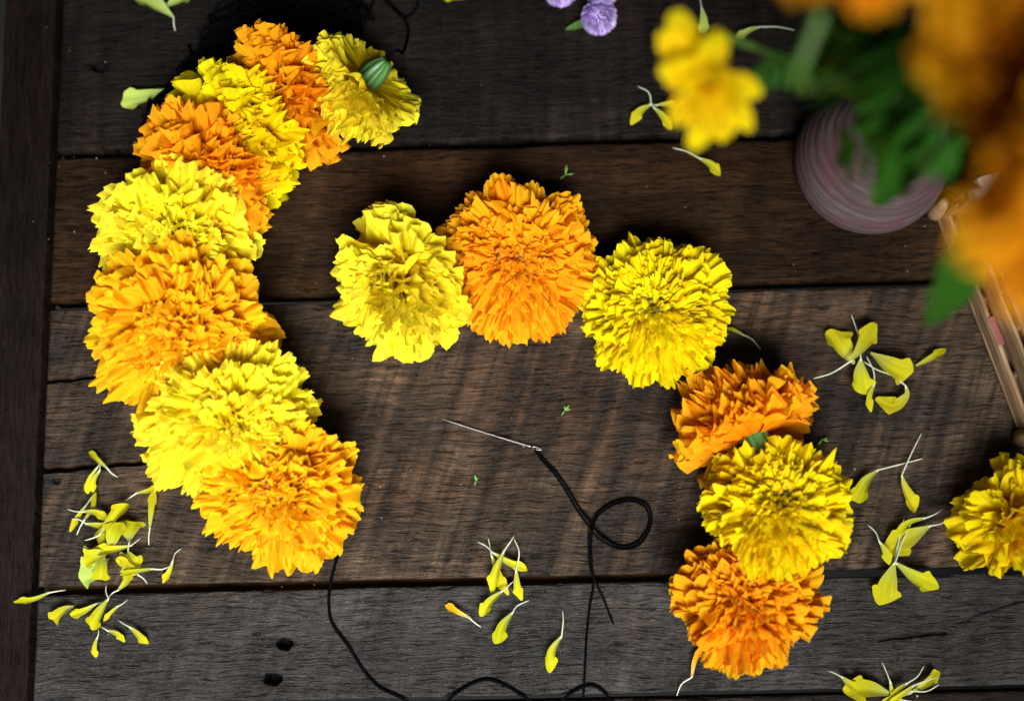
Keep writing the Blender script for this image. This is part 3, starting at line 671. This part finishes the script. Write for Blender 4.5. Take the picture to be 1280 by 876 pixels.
LP = 'loose petals in the pile at lower left'
CP = 'loose petals on the front joint at centre'
RP = 'loose petals in the bunch at right by the basket'
TP = 'loose petals in the spray near the right edge'
BP = 'loose petals at the bottom right corner'
UP = 'loose petals around the blurred yellow flower'
L_ = [
 # left pile
 ([(112, 563), (126, 578), (147, 596)], 7, 'narrow yellow petal topmost in the left pile, with tube pointing right', LP, {}),
 ([(108, 618), (118, 592), (127, 572)], 8, 'narrow yellow petal hanging down left under the topmost of the pile', LP, dict(z=.002)),
 ([(117, 615), (123, 594), (128, 577)], 8, 'narrow yellow petal hanging straight down under the topmost of the pile', LP, dict(z=.003)),
 ([(88, 663), (102, 640), (117, 617)], 8, 'thin yellow petal slanting down at the left edge of the pile', LP, {}),
 ([(119, 614), (110, 640), (96, 668)], 7, 'thin yellow petal with long white tube crossing the upper pile', LP, dict(z=.003)),
 ([(134, 648), (116, 641), (84, 636)], 10, 'short yellow petal lying level in the upper pile', LP, dict(z=.005)),
 ([(140, 659), (118, 658), (90, 648)], 9, 'yellow petal tucked level under the rolled petal of the pile', LP, dict(z=.003)),
 ([(160, 628), (143, 647), (125, 668), (106, 675)], 17, 'rolled yellow petal slanting across the top of the left pile', LP, dict(z=.009, fold=1.2, split=2)),
 ([(199, 607), (178, 611), (157, 625)], 7, 'curved yellow petal touching the lemon marigold above the pile', LP, dict(lift=.008)),
 ([(192, 611), (188, 648), (186, 681)], 10, 'straight yellow petal standing alone right of the left pile', LP, {}),
 ([(165, 650), (163, 668), (160, 690)], 34, 'wide ruffled yellow petal at the right of the left pile', LP, dict(z=.006, fold=.25)),
 ([(127, 660), (128, 680), (127, 700)], 15, 'upright yellow petal in the middle of the left pile', LP, dict(z=.007, fold=.7)),
 ([(116, 689), (140, 687), (163, 682), (176, 672)], 14, 'yellow petal lying across the middle of the left pile', LP, dict(z=.010, fold=.8, split=2)),
 ([(98, 716), (120, 712), (136, 698)], 36, 'broad pale yellow petal at the bottom left of the pile', LP, dict(z=.004, fold=.22, split=2, mat='loose_pale')),
 ([(128, 726), (128, 710), (130, 694)], 22, 'folded pale petal against the broad one in the pile', LP, dict(z=.008, fold=.6, split=2)),
 ([(144, 697), (166, 712), (184, 729)], 12, 'yellow petal pointing down right with white tube in the left pile', LP, dict(z=.005)),
 ([(178, 703), (168, 700), (160, 689)], 14, 'crumpled short petal at the right of the left pile', LP, dict(z=.007, split=2, fold=.8)),
 ([(150, 717), (178, 713), (213, 707)], 7, 'thin yellow petal with a long level white tube right of the pile', LP, dict(z=.007)),
 ([(162, 714), (155, 732), (136, 746)], 11, 'small yellow petal bridging the front joint under the pile', LP, dict(z=.002)),
 ([(203, 727), (209, 711), (227, 685)], 9, 'small yellow petal lying apart right of the left pile', LP, {}),
 ([(18, 751), (50, 742), (82, 737)], 8, 'yellow petal poking left over the end board', LP, dict(dark_tube=False, z=.002)),
 ([(66, 776), (78, 764), (92, 758)], 18, 'folded yellow petal left of the front joint below the pile', LP, dict(fold=.9, split=2)),
 ([(88, 770), (112, 758), (135, 748)], 11, 'pale yellow petal pointing at the joint below the pile', LP, dict(z=.002, split=1)),
 ([(113, 785), (124, 766), (136, 748), (133, 730)], 18, 'yellow petal hanging down across the front joint below the pile', LP, dict(z=.004, fold=.8, split=2)),
 ([(129, 775), (140, 763), (160, 748)], 6, 'thin white tubed petal pointing up right below the joint', LP, dict(z=.002)),
 ([(156, 801), (140, 791), (126, 783)], 8, 'short yellow petal pointing down right below the joint', LP, {}),
 ([(119, 821), (121, 803), (123, 785)], 8, 'short yellow petal pointing straight down, lowest of the left ones', LP, {}),
 ([(184, 805), (170, 788), (148, 775)], 10, 'yellow petal lying apart on the front plank right of the pile', LP, {}),
 ([(122, 693), (113, 688), (104, 682)], 10, 'small yellow petal sticking out left in the middle of the pile', LP, dict(z=.003)),
 ([(148, 652), (142, 668), (138, 688)], 26, 'broad yellow petal on top of the left pile beside the rolled one', LP, dict(z=.011, fold=.35, split=2)),
 ([(170, 716), (160, 704), (150, 690)], 22, 'broad yellow petal under the crumpled one in the left pile', LP, dict(z=.004, fold=.35, split=2)),
 ([(104, 700), (120, 694), (136, 690)], 24, 'broad yellow petal over the pale one in the left pile', LP, dict(z=.009, fold=.4, split=2)),
 # centre
 ([(557, 754), (578, 765), (601, 783)], 9, 'orange tipped petal alone left of the centre bunch', CP, dict(mat='loose_orange')),
 ([(614, 739), (622, 700), (643, 669)], 14, 'upright yellow petal at the left front of the centre bunch', CP, dict(z=.004, fold=.8)),
 ([(634, 742), (617, 708), (610, 671)], 13, 'yellow petal crossing behind in the centre bunch, white tube on top', CP, dict(z=.001)),
 ([(660, 711), (628, 699), (597, 677)], 11, 'yellow petal pointing right in the centre bunch', CP, dict(z=.003)),
 ([(651, 749), (645, 712), (649, 690), (642, 672)], 12, 'yellow petal with a curved tube at the right of the centre bunch', CP, dict(z=.003)),
 ([(602, 769), (620, 746), (643, 725)], 14, 'yellow petal pointing down left below the centre bunch', CP, dict(z=.003, fold=.8)),
 ([(622, 805), (641, 765), (646, 757), (661, 750)], 17, 'broad yellow petal alone below the centre bunch', CP, dict(fold=.7)),
 ([(686, 839), (702, 795), (704, 775), (703, 761)], 15, 'single yellow petal with curved white tube left of the hanging thread', CP, dict(fold=.7)),
 ([(879, 806), (876, 832), (846, 869)], 8, 'narrow orange petal hanging from the lowest orange marigold', None, dict(mat='loose_orange')),
 # right bunch
 ([(1038, 413), (1052, 432), (1068, 455)], 34, 'broad yellow petal at the left of the bunch near the basket', RP, dict(split=2, fold=.3, z=.004)),
 ([(1092, 405), (1076, 434), (1064, 451), (1040, 466), (1017, 473)], 24, 'yellow petal pointing up with a long tube to the left, near the basket', RP, dict(split=2, z=.007)),
 ([(1078, 493), (1075, 468), (1076, 448), (1073, 420), (1064, 393)], 30, 'yellow petal pointing down with a white tube standing up, near the basket', RP, dict(split=2, z=.004)),
 ([(1140, 469), (1115, 458), (1088, 441)], 32, 'broad striped yellow petal pointing right in the bunch near the basket', RP, dict(split=2, z=.004, fold=.3)),
 ([(1088, 514), (1093, 480), (1092, 464), (1083, 445)], 9, 'narrow yellow petal at the foot of the bunch near the basket', RP, dict(split=1, z=.002)),
 ([(1097, 498), (1117, 507), (1133, 494), (1132, 482), (1117, 470), (1096, 462), (1080, 452)], 20, 'curled yellow petal ring at the lower right of the bunch', RP, dict(split=3, z=.003, fold=.2)),
 ([(1182, 437), (1165, 447), (1145, 457)], 11, 'narrow yellow petal tip pointing right towards the basket', RP, dict(split=2)),
 # pair
 ([(1068, 629), (1080, 603), (1098, 587), (1122, 581), (1153, 573)], 20, 'yellow petal leaning on the green centred marigold, tube to the right', TP, dict(split=2, fold=.8)),
 ([(1145, 639), (1131, 610), (1127, 594), (1140, 565), (1152, 541)], 17, 'yellow petal hanging from a long thin tube between two marigolds', TP, dict(split=2, fold=.8)),
 # spray
 ([(1106, 690), (1135, 672), (1163, 657), (1190, 645)], 32, 'broad yellow petal at the top of the spray with tube to the right', TP, dict(split=2, z=.003)),
 ([(1103, 755), (1109, 730), (1118, 703), (1130, 648)], 34, 'broad yellow petal pointing down over the joint in the spray', TP, dict(split=2, z=.003, fold=.3)),
 ([(1172, 732), (1145, 722), (1119, 703), (1139, 653)], 24, 'yellow petal pointing right over the joint in the spray', TP, dict(split=2, z=.005)),
 ([(1112, 704), (1108, 690), (1085, 656)], 12, 'small yellow petal with a tube pointing up left in the spray', TP, dict(split=1, z=.007)),
 ([(1120, 668), (1143, 654), (1179, 636)], 9, 'small yellow petal with a straight tube highest in the spray', TP, dict(split=1, z=.006)),
 # bottom right
 ([(1056, 861), (1085, 860), (1116, 868), (1140, 876)], 30, 'broad yellow petal lying level at the bottom right', BP, dict(split=2, fold=.5)),
 ([(1072, 862), (1062, 850), (1035, 838)], 13, 'small yellow petal with a tube pointing left at the bottom right', BP, dict(z=.003)),
 ([(1172, 836), (1158, 852), (1138, 866), (1112, 872)], 14, 'narrow yellow petal pointing up right at the bottom right', BP, dict(split=2, fold=.8)),
 ([(1128, 884), (1119, 866), (1102, 826)], 8, 'petal with a white tube standing up at the bottom right', BP, dict(z=.004)),
 ([(1112, 878), (1122, 866), (1155, 832)], 8, 'petal with a white tube leaning right at the bottom right', BP, dict(z=.005)),
 ([(1104, 876), (1120, 868), (1174, 855)], 8, 'petal with a long flat white tube at the bottom right', BP, dict(z=.004)),
 ([(1108, 884), (1125, 862), (1172, 846)], 8, 'petal with the upper long white tube at the bottom right', BP, dict(z=.006)),
 # around the blurred flower
 ([(789, 155), (814, 131), (811, 116), (797, 108)], 13, 'yellow petal with a hooked white tube left of the blurred flower', UP, {}),
 ([(840, 161), (820, 138), (812, 129)], 12, 'yellow petal pointing down right below the hooked tube', UP, {}),
 ([(846, 131), (828, 133), (810, 130)], 9, 'thin yellow petal level below the blurred flower', UP, dict(z=.003)),
 ([(899, 219), (874, 198), (860, 190), (841, 185)], 13, 'single yellow petal on the plank below the blurred flower', UP, {}),
 ([(918, 52), (934, 40), (950, 34), (972, 34), (993, 38)], 11, 'greenish petal with a long tube right of the blurred flower', UP, dict(split=2, mat='loose_pale')),
 ([(878, 44), (880, 20), (872, -6)], 13, 'greenish petal standing behind the blurred flower at the back', UP, dict(split=1, mat='loose_pale')),
 # top left
 ([(172, -8), (196, 6), (217, 22), (219, 39)], 26, 'pale green petal at the upper left corner with a short tube', 'pale petals at the upper left', dict(split=2, mat='loose_pale', fold=.4)),
 ([(238, -6), (222, 0), (206, 10)], 18, 'pale green petal tucked behind the one in the upper left corner', 'pale petals at the upper left', dict(split=2, mat='loose_pale')),
 ([(150, 127), (182, 121), (212, 112), (218, 106), (223, 98)], 24, 'pale green petal alone left of the thread and shadow heap', 'pale petals at the upper left', dict(split=2, mat='loose_pale', fold=.3)),
 ([(551, -3), (570, -3), (592, -2)], 12, 'yellow petal just showing at the top edge', None, dict(split=2)),
 ([(908, 410), (928, 418), (940, 424), (951, 437)], 5, 'thin dry petal tube between the right yellow and orange marigolds', None, dict(split=1, z=.002)),
]
for i, (pts, w, lab, grp, kw) in enumerate(L_): loose(pts, w, lab, grp, seed=i, **kw)

# ------------------------------------------------------------------ small green crumbs
def crumb(x, y, s, label, seed):
    r = random.Random(seed); O = at(x, y, 0.001)
    V, F = [], []
    for k in range(4):
        a = r.uniform(0, 6.28) if seed % 2 else 1.3 + r.choice((0, 3.1)) + r.uniform(-.4, .4); l = s / ppm(O) * r.uniform(.35, 1.15); w = l * r.uniform(.08, .2)
        d = Vector((math.cos(a), math.sin(a), 0)); n = Vector((-d.y, d.x, 0)); o = len(V)
        V += [Vector((0, 0, .0004)) - n * w * .4, d * l * .5 - n * w + Vector((0, 0, .0012)), d * l + Vector((0, 0, .0006)), d * l * .5 + n * w + Vector((0, 0, .0005)), Vector((0, 0, .0004)) + n * w * .4, d * l * .5 + Vector((0, 0, .0018))]
        F += [(o, o + 1, o + 5), (o + 1, o + 2, o + 5), (o + 2, o + 3, o + 5), (o + 3, o + 4, o + 5), (o + 4, o, o + 5)]
    tag(link('leaf_crumb', mesh('leaf_crumb', V, F, M['crumb']), None, Matrix.Translation(O)), label, 'leaf', 'green leaf crumbs')
crumb(706, 513, 9, 'tiny green leaf crumb right of the needle', 1)
crumb(595, 601, 10, 'tiny green leaf crumb below the needle', 2)
crumb(707, 219, 12, 'dark green leaf crumb behind the round orange marigold', 3)
crumb(1028, 549, 10, 'dark green leaf crumb beside the pale green calyx', 5)

# ------------------------------------------------------------------ purple globe flowers
def globe(x, y, r_px, label, seed, leaf=False):
    r = random.Random(seed); z = r_px / FPX * DIST
    O = at(x, y, z); Rg = r_px / ppm(O)
    root = empty('globe_flower', Matrix.Translation(O)); tag(root, label, 'flower', 'purple globe flowers at the back')
    V, F = [], []
    for i in range(260):
        c = 1 - 2 * (i + .5) / 260; sth = math.sqrt(1 - c * c); ph = i * 2.399963
        d = Vector((sth * math.cos(ph), sth * math.sin(ph), c))
        tdir = (Vector((0.2, -1, 0.3)) + d * 1.1 + Vector((r.uniform(-.3, .3),) * 3)).normalized()
        B = basis(tdir, d); o = len(V)
        b0 = d * Rg * 0.72; l = Rg * 0.52; w = Rg * 0.10
        for p in ((-w * .6, 0, 0), (w * .6, 0, 0), (w, l * .5, .0006), (0, l, .0002), (-w, l * .5, .0006)): V.append(b0 + B @ Vector(p))
        F += [(o, o + 1, o + 2, o + 3, o + 4)]
    q = link('bracts', mesh('bracts', V, F, M['purple']), root); q['kind'] = 'stuff'
    LV, LF = lathe([(0.001 * Rg, -.7 * Rg), (.5 * Rg, -.5 * Rg), (.74 * Rg, 0), (.5 * Rg, .5 * Rg), (0.001 * Rg, .7 * Rg)], 16)
    link('core', mesh('core', LV, LF, M['purple']), root)
    if leaf:
        a, b = at(742, 24, .010) - O, at(706, 38, .002) - O
        dd = (b - a); nn = Vector((-dd.y, dd.x, 0)).normalized() * 0.0022
        LV = []
        for k in range(7):
            t = k / 6; w = math.sin(math.pi * (0.05 + .95 * t)) ** .8; p = a.lerp(b, t)
            LV += [p - nn * w, p + Vector((0, 0, -.0006)), p + nn * w]
        link('leaf', mesh('leaf', LV, grid_faces(3, 7), M['stem']), root)
globe(748, 20, 21, 'purple globe flower with a small green leaf at the top edge', 1, True)
globe(752, -14, 20, 'purple globe flower cut off by the top edge behind the leafy one', 2)
globe(700, -14, 20, 'purple globe flower cut off by the top edge, left of the leafy one', 3)

# ------------------------------------------------------------------ vase
vo = at(1082, 208, 0)
vr = 93 / ppm(vo)
prof = [(0.0, 0.0), (.86, 0.0), (.93, .03), (.985, .14), (1.0, .30), (.985, .46), (.95, .62), (.89, .80), (.80, 1.0), (.69, 1.2), (.57, 1.4), (.47, 1.6), (.41, 1.8), (.39, 2.0), (.42, 2.15), (.47, 2.25), (.44, 2.27), (.36, 2.1), (.34, 1.8), (.4, 1.5), (.0, 1.45)]
# resample for turned rings
pr = spline([Vector((a, b, 0)) for a, b in prof], 0.025)
rg = random.Random(3)
PR = []
for k, p in enumerate(pr):
    w = 0.003 * math.sin(p.y * 42) + 0.002 * math.sin(p.y * 97 + 1) if 0.05 < p.y < 2.1 and p.x > .3 else 0
    PR.append((max(0, p.x + w) * vr, max(0, p.y) * vr))
V, F = lathe(PR, 72)
vase = link('vase', mesh('vase', V, F, M['vase']), None, Matrix.Translation(Vector((vo.x, vo.y, .0012))))
tag(vase, 'pinkish grey turned vase with streaked rings at the upper right', 'vase')
neck = Vector((vo.x, vo.y, 2.2 * vr))

# ------------------------------------------------------------------ bouquet in the vase
def leaflet_mesh(seed, single=False):
    """one pinnate leaf: toothed narrow leaflets in pairs along a midrib"""
    r = random.Random(seed); V, F = [], []
    def blade(p, d, n, ln, wd):
        o = len(V); sd = d.cross(n).normalized()
        for j in range(13):
            t = j / 12; w = wd * math.sin(math.pi * min(1, 0.05 + t * .95)) ** .8 * (1 + (.30 if j % 2 else -.10)); 
            c = p + d * (ln * t) - n * (ln * .22 * t * t)
            V.extend([c - sd * w + n * w * .25, c, c + sd * w + n * w * .25])
        F.extend(grid_faces(3, 13, o))
    up = Vector((0, 0, 1))
    if single:
        blade(Vector((0, 0, 0)), Vector((0, 1, 0)), up, 1.0, 0.125)
        return mesh('leaf', V, F, M['leaf'])
    for k in range(3):
        y = 0.18 + 0.22 * k
        for sg in (-1, 1):
            blade(Vector((0, y, -.05 * y)), Vector((sg * (.75 - .1 * k), .65, r.uniform(-.2, .1))).normalized(), up, (0.44 - .05 * k) * r.uniform(.85, 1.1), 0.062)
    blade(Vector((0, .60, -.03)), Vector((r.uniform(-.1, .1), 1, -.05)).normalized(), up, 0.46, 0.075)
    tv, tf = tube([Vector((0, t * .65 / 5, -.05 * (t * .13))) for t in range(6)], 0.012, 5)
    o = len(V); V.extend(tv); F.extend(tuple(o + q for q in f) for f in tf)
    return mesh('leaf', V, F, M['leaf'])
LEAF = [leaflet_mesh(i) for i in range(4)] + [leaflet_mesh(i, True) for i in (4, 5)]
def leaflet(parent, world_p, d, up, size, kind=None):
    B = basis(d, up)
    o = link('leaf', LEAF[rnd.randrange(4) if kind is None else kind], parent)
    inv = parent.matrix_basis.inverted()
    o.matrix_basis = inv @ (Matrix.Translation(world_p) @ (B @ Matrix.Diagonal((size * 1.1, size, size))).to_4x4())
def stalk(px, z, rad_px, az, tilt, colour, label, seed, N=80, theta=(104, 14), key='frill', wid=.42, flat=.62, leaves=(), inner=30, squash=None):
    h = marigold('', px, rad_px, az, tilt, colour, N, key, theta, flat, wid, z0=z, seed=seed, inner=inner, disc=None, droop=False, squash=squash,
                 label=label, group='flowers standing in the vase', name_empty='marigold_stalk')
    O = h.matrix_basis.translation.copy(); ax = h.matrix_basis.to_3x3() @ Vector((0, 0, 1))
    pth = spline([O - ax * .022, O - ax * .05, neck.lerp(O, .35) + Vector((0, 0, .01)), neck + Vector((rnd.uniform(-.008, .008), rnd.uniform(-.008, .008), -.01)), neck - Vector((0, 0, .035))], .004)
    inv = h.matrix_basis.inverted()
    V, F = tube([inv @ p for p in pth], 0.0017, 8); link('stem', mesh('stem', V, F, M['stem']), h)
    for p0, p1, n, s in leaves: leaflet(h, p0, p1 - p0, Vector((0, 0, 1)), (p1 - p0).length, n)
    return h
def lf(*rows):
    return [(at(q[0][0], q[0][1], q[2]), at(q[1][0], q[1][1], q[3]), q[4] if len(q) > 4 else None, 0) for q in rows]
stalk((882, 102), .25, 92, 250, 42, 'warm', 'blurred yellow marigold with few petals leaning left from the vase', 31, N=20, theta=(98, 26), key='broad', wid=.36, flat=.7, inner=6, squash=(15, .66),
      leaves=lf(((1000, 70), (935, 108), .22, .21), ((1040, 60), (975, 110), .22, .20)))
stalk((1420, 250), .40, 208, 200, 20, 'orange', 'large blurred orange marigold nearest the camera at the right edge', 32, N=90,
      leaves=lf(((1206, 265), (1199, 450), .27, .20, 4), ((1140, 150), (1108, 292), .26, .21, 4), ((1130, 150), (1030, 200), .26, .22), ((1160, 160), (1165, 262), .27, .22, 4), ((1165, 90), (1200, 230), .28, .25), ((1150, 130), (1090, 230), .25, .2, 5)))
stalk((1315, 62), .36, 172, 120, 25, 'orange', 'dark blurred orange marigold in the upper right corner', 33, N=80,
      leaves=lf(((1125, 60), (1110, 180), .28, .24), ((1130, 80), (1170, 180), .28, .23), ((1120, 30), (1040, 130), .28, .23), ((1140, 90), (1090, 190), .27, .23), ((1160, 20), (1195, 160), .29, .26), ((1130, 30), (1110, 150), .3, .26)))
stalk((1045, -70), .36, 120, 90, 25, 'orange', 'blurred orange marigold cut off by the top edge above the vase', 34, N=70,
      leaves=lf(((1080, 20), (990, 70), .28, .23), ((1090, 30), (1030, 130), .28, .23), ((1120, 20), (1130, 140), .29, .25), ((1060, 10), (1000, 100), .26, .2), ((1140, 10), (1090, 90), .29, .25), ((1085, 40), (1060, 140), .24, .18), ((1130, 50), (1135, 170), .24, .19), ((1090, 10), (1085, 110), .2, .16)))

# ------------------------------------------------------------------ basket of marigolds
b0, b1 = at(1167, 268, 0), at(1274, 548, 0)
bd = (b0 - b1); bl_ = bd.length; bd.normalize(); bn = Vector((bd.y, -bd.x, 0))       # bn points right, into the basket
if bn.x < 0: bn = -bn
basket = empty('basket', Matrix.Translation(b1))
tag(basket, 'pale split cane basket tray holding orange marigolds at the right edge', 'basket')
def rod(name, p, q, w, h, mat, jit=0.0006, seed=0):
    """slat from p to q (relative to basket corner): w across, h tall, with softened edges and slight wander"""
    d = (q - p); L = d.length; d.normalize(); s = Vector((-d.y, d.x, 0)); up = Vector((0, 0, 1))
    if abs(d.z) > .9: s = Vector((1, 0, 0)); up = Vector((0, 1, 0))
    V, F = [], []; n = max(2, int(L / .006)); sec = [(-.5, -.3), (-.3, -.5), (.3, -.5), (.5, -.3), (.5, .3), (.3, .5), (-.3, .5), (-.5, .3)]
    for k in range(n + 1):
        c = p + d * (L * k / n) + s * noise.noise(Vector((k * .35, seed, 1))) * jit + up * noise.noise(Vector((k * .35, seed, 7))) * jit
        V += [c + s * (a * w) + up * (b * h) for a, b in sec]
    for k in range(n):
        for i in range(8): F.append((k * 8 + i, k * 8 + (i + 1) % 8, (k + 1) * 8 + (i + 1) % 8, (k + 1) * 8 + i))
    F += [tuple(range(7, -1, -1)), tuple(n * 8 + i for i in range(8))]
    link(name, mesh(name, V, F, M[mat], False), basket)
dep = 0.20
cs = [Vector((0, 0, 0)), bd * bl_, bd * bl_ + bn * dep, bn * dep]
lean = 0.012
HB = 0.058
for k in range(4):
    p, q = cs[k], cs[(k + 1) % 4]
    out = ((p + q) / 2 - (cs[0] + cs[2]) / 2).normalized()
    rows = [('slat', .0080, .0145, .003, 'cane_tan'), ('slat', .0240, .0160, .0026, 'cane_tan'), ('slat', .0410, .0165, .003, 'cane_white')]
    for i, (nm, z, h, w, mt) in enumerate(rows):
        o_ = out * (lean * z / HB * -1) + Vector((0, 0, z))
        rod(nm, p + o_, q + o_, w, h, mt, seed=k * 9 + i)
    o_ = out * (lean * .013 / HB * -1) + Vector((0, 0, .0155))
    rod('binding', p.lerp(q, .38) + o_, p.lerp(q, .5) + o_, .0034, .0018, 'cane_pink', seed=k)
    for sgn in (-1, 1):       # two rim strips with the stake ends between them
        o_ = out * (-lean + sgn * .0043) + Vector((0, 0, HB - .003))
        rod('rim', p + o_, q + o_, .0078, .009, 'cane_white', seed=k * 9 + 5 + sgn)
    n = 6
    for j in range(n):
        c = p.lerp(q, (j + .5) / n)
        rod('stake', c - out * .0038 + Vector((0, 0, .002)), c - out * (lean + .0002) + Vector((0, 0, HB - .001)), .004, .0028, 'cane_tan', seed=k * 9 + j)
    V, F = lathe([(0.0, 0), (.0036, .0004), (.0046, .003), (.0040, .009), (.0034, .013), (.0030, .018), (.0022, .020), (0, .0205)], 14)
    link('corner_post', mesh('corner_post', V, F, M['cane_tan']), basket, Matrix.Translation(p + Vector((0, 0, .001))))
V, F = [], []
for k in range(2):
    V += [c + Vector((0, 0, .002 + .002 * k)) for c in cs]
link('base', mesh('base', V, [(0, 3, 2, 1), (4, 5, 6, 7), (0, 1, 5, 4), (1, 2, 6, 5), (2, 3, 7, 6), (3, 0, 4, 7)], M['cane_tan'], False), basket)
ctr = b1 + bd * bl_ * .5
def inbasket(f, g, z, rpx, seed, label, colour='orange', N=70):
    p = b1 + bd * (bl_ * f) + bn * g
    v = cam_rot.transposed() @ (Vector((p.x, p.y, z)) - CAM)
    px = (640 + FPX * v.x / -v.z, 438 - FPX * v.y / -v.z)
    marigold('', px, rpx, 90, 12, colour, N, 'frill', (104, 14), .62, .42, z0=z, seed=seed, inner=30, disc=None, droop=False, label=label, group='orange marigolds in the basket')
inbasket(.32, .046, .048, 88, 41, 'orange marigold in the basket nearest its front corner')
inbasket(.80, .056, .050, 88, 42, 'orange marigold in the basket next to the vase')

# ------------------------------------------------------------------ specks of dust and pollen on the boards
rd = random.Random(99); V, F = [], []
for k in range(170):
    o_ = at(rd.uniform(40, 1270), rd.uniform(10, 870), 0.0012); q = rd.uniform(.00012, .00042) * (2 if rd.random() < .06 else 1); o = len(V)
    for d in ((1, 0, 0), (-.6, .8, 0), (-.4, -.9, 0), (0.1, 0, .9), (0, 0, -.8)): V.append(o_ + Vector(d) * q * rd.uniform(.6, 1.5))
    F += [(o, o + 1, o + 3), (o + 1, o + 2, o + 3), (o + 2, o, o + 3), (o + 1, o, o + 4), (o + 2, o + 1, o + 4), (o, o + 2, o + 4)]
M['dust'] = plain_mat('dust', (0.16, 0.12, 0.07), (0.42, 0.36, 0.24), 900, 0.8, 0.1)
tag(link('table_dust', mesh('table_dust', V, F, M['dust'], False)), 'pale specks of dust and pollen strewn over the planks', 'dust', kind='stuff')
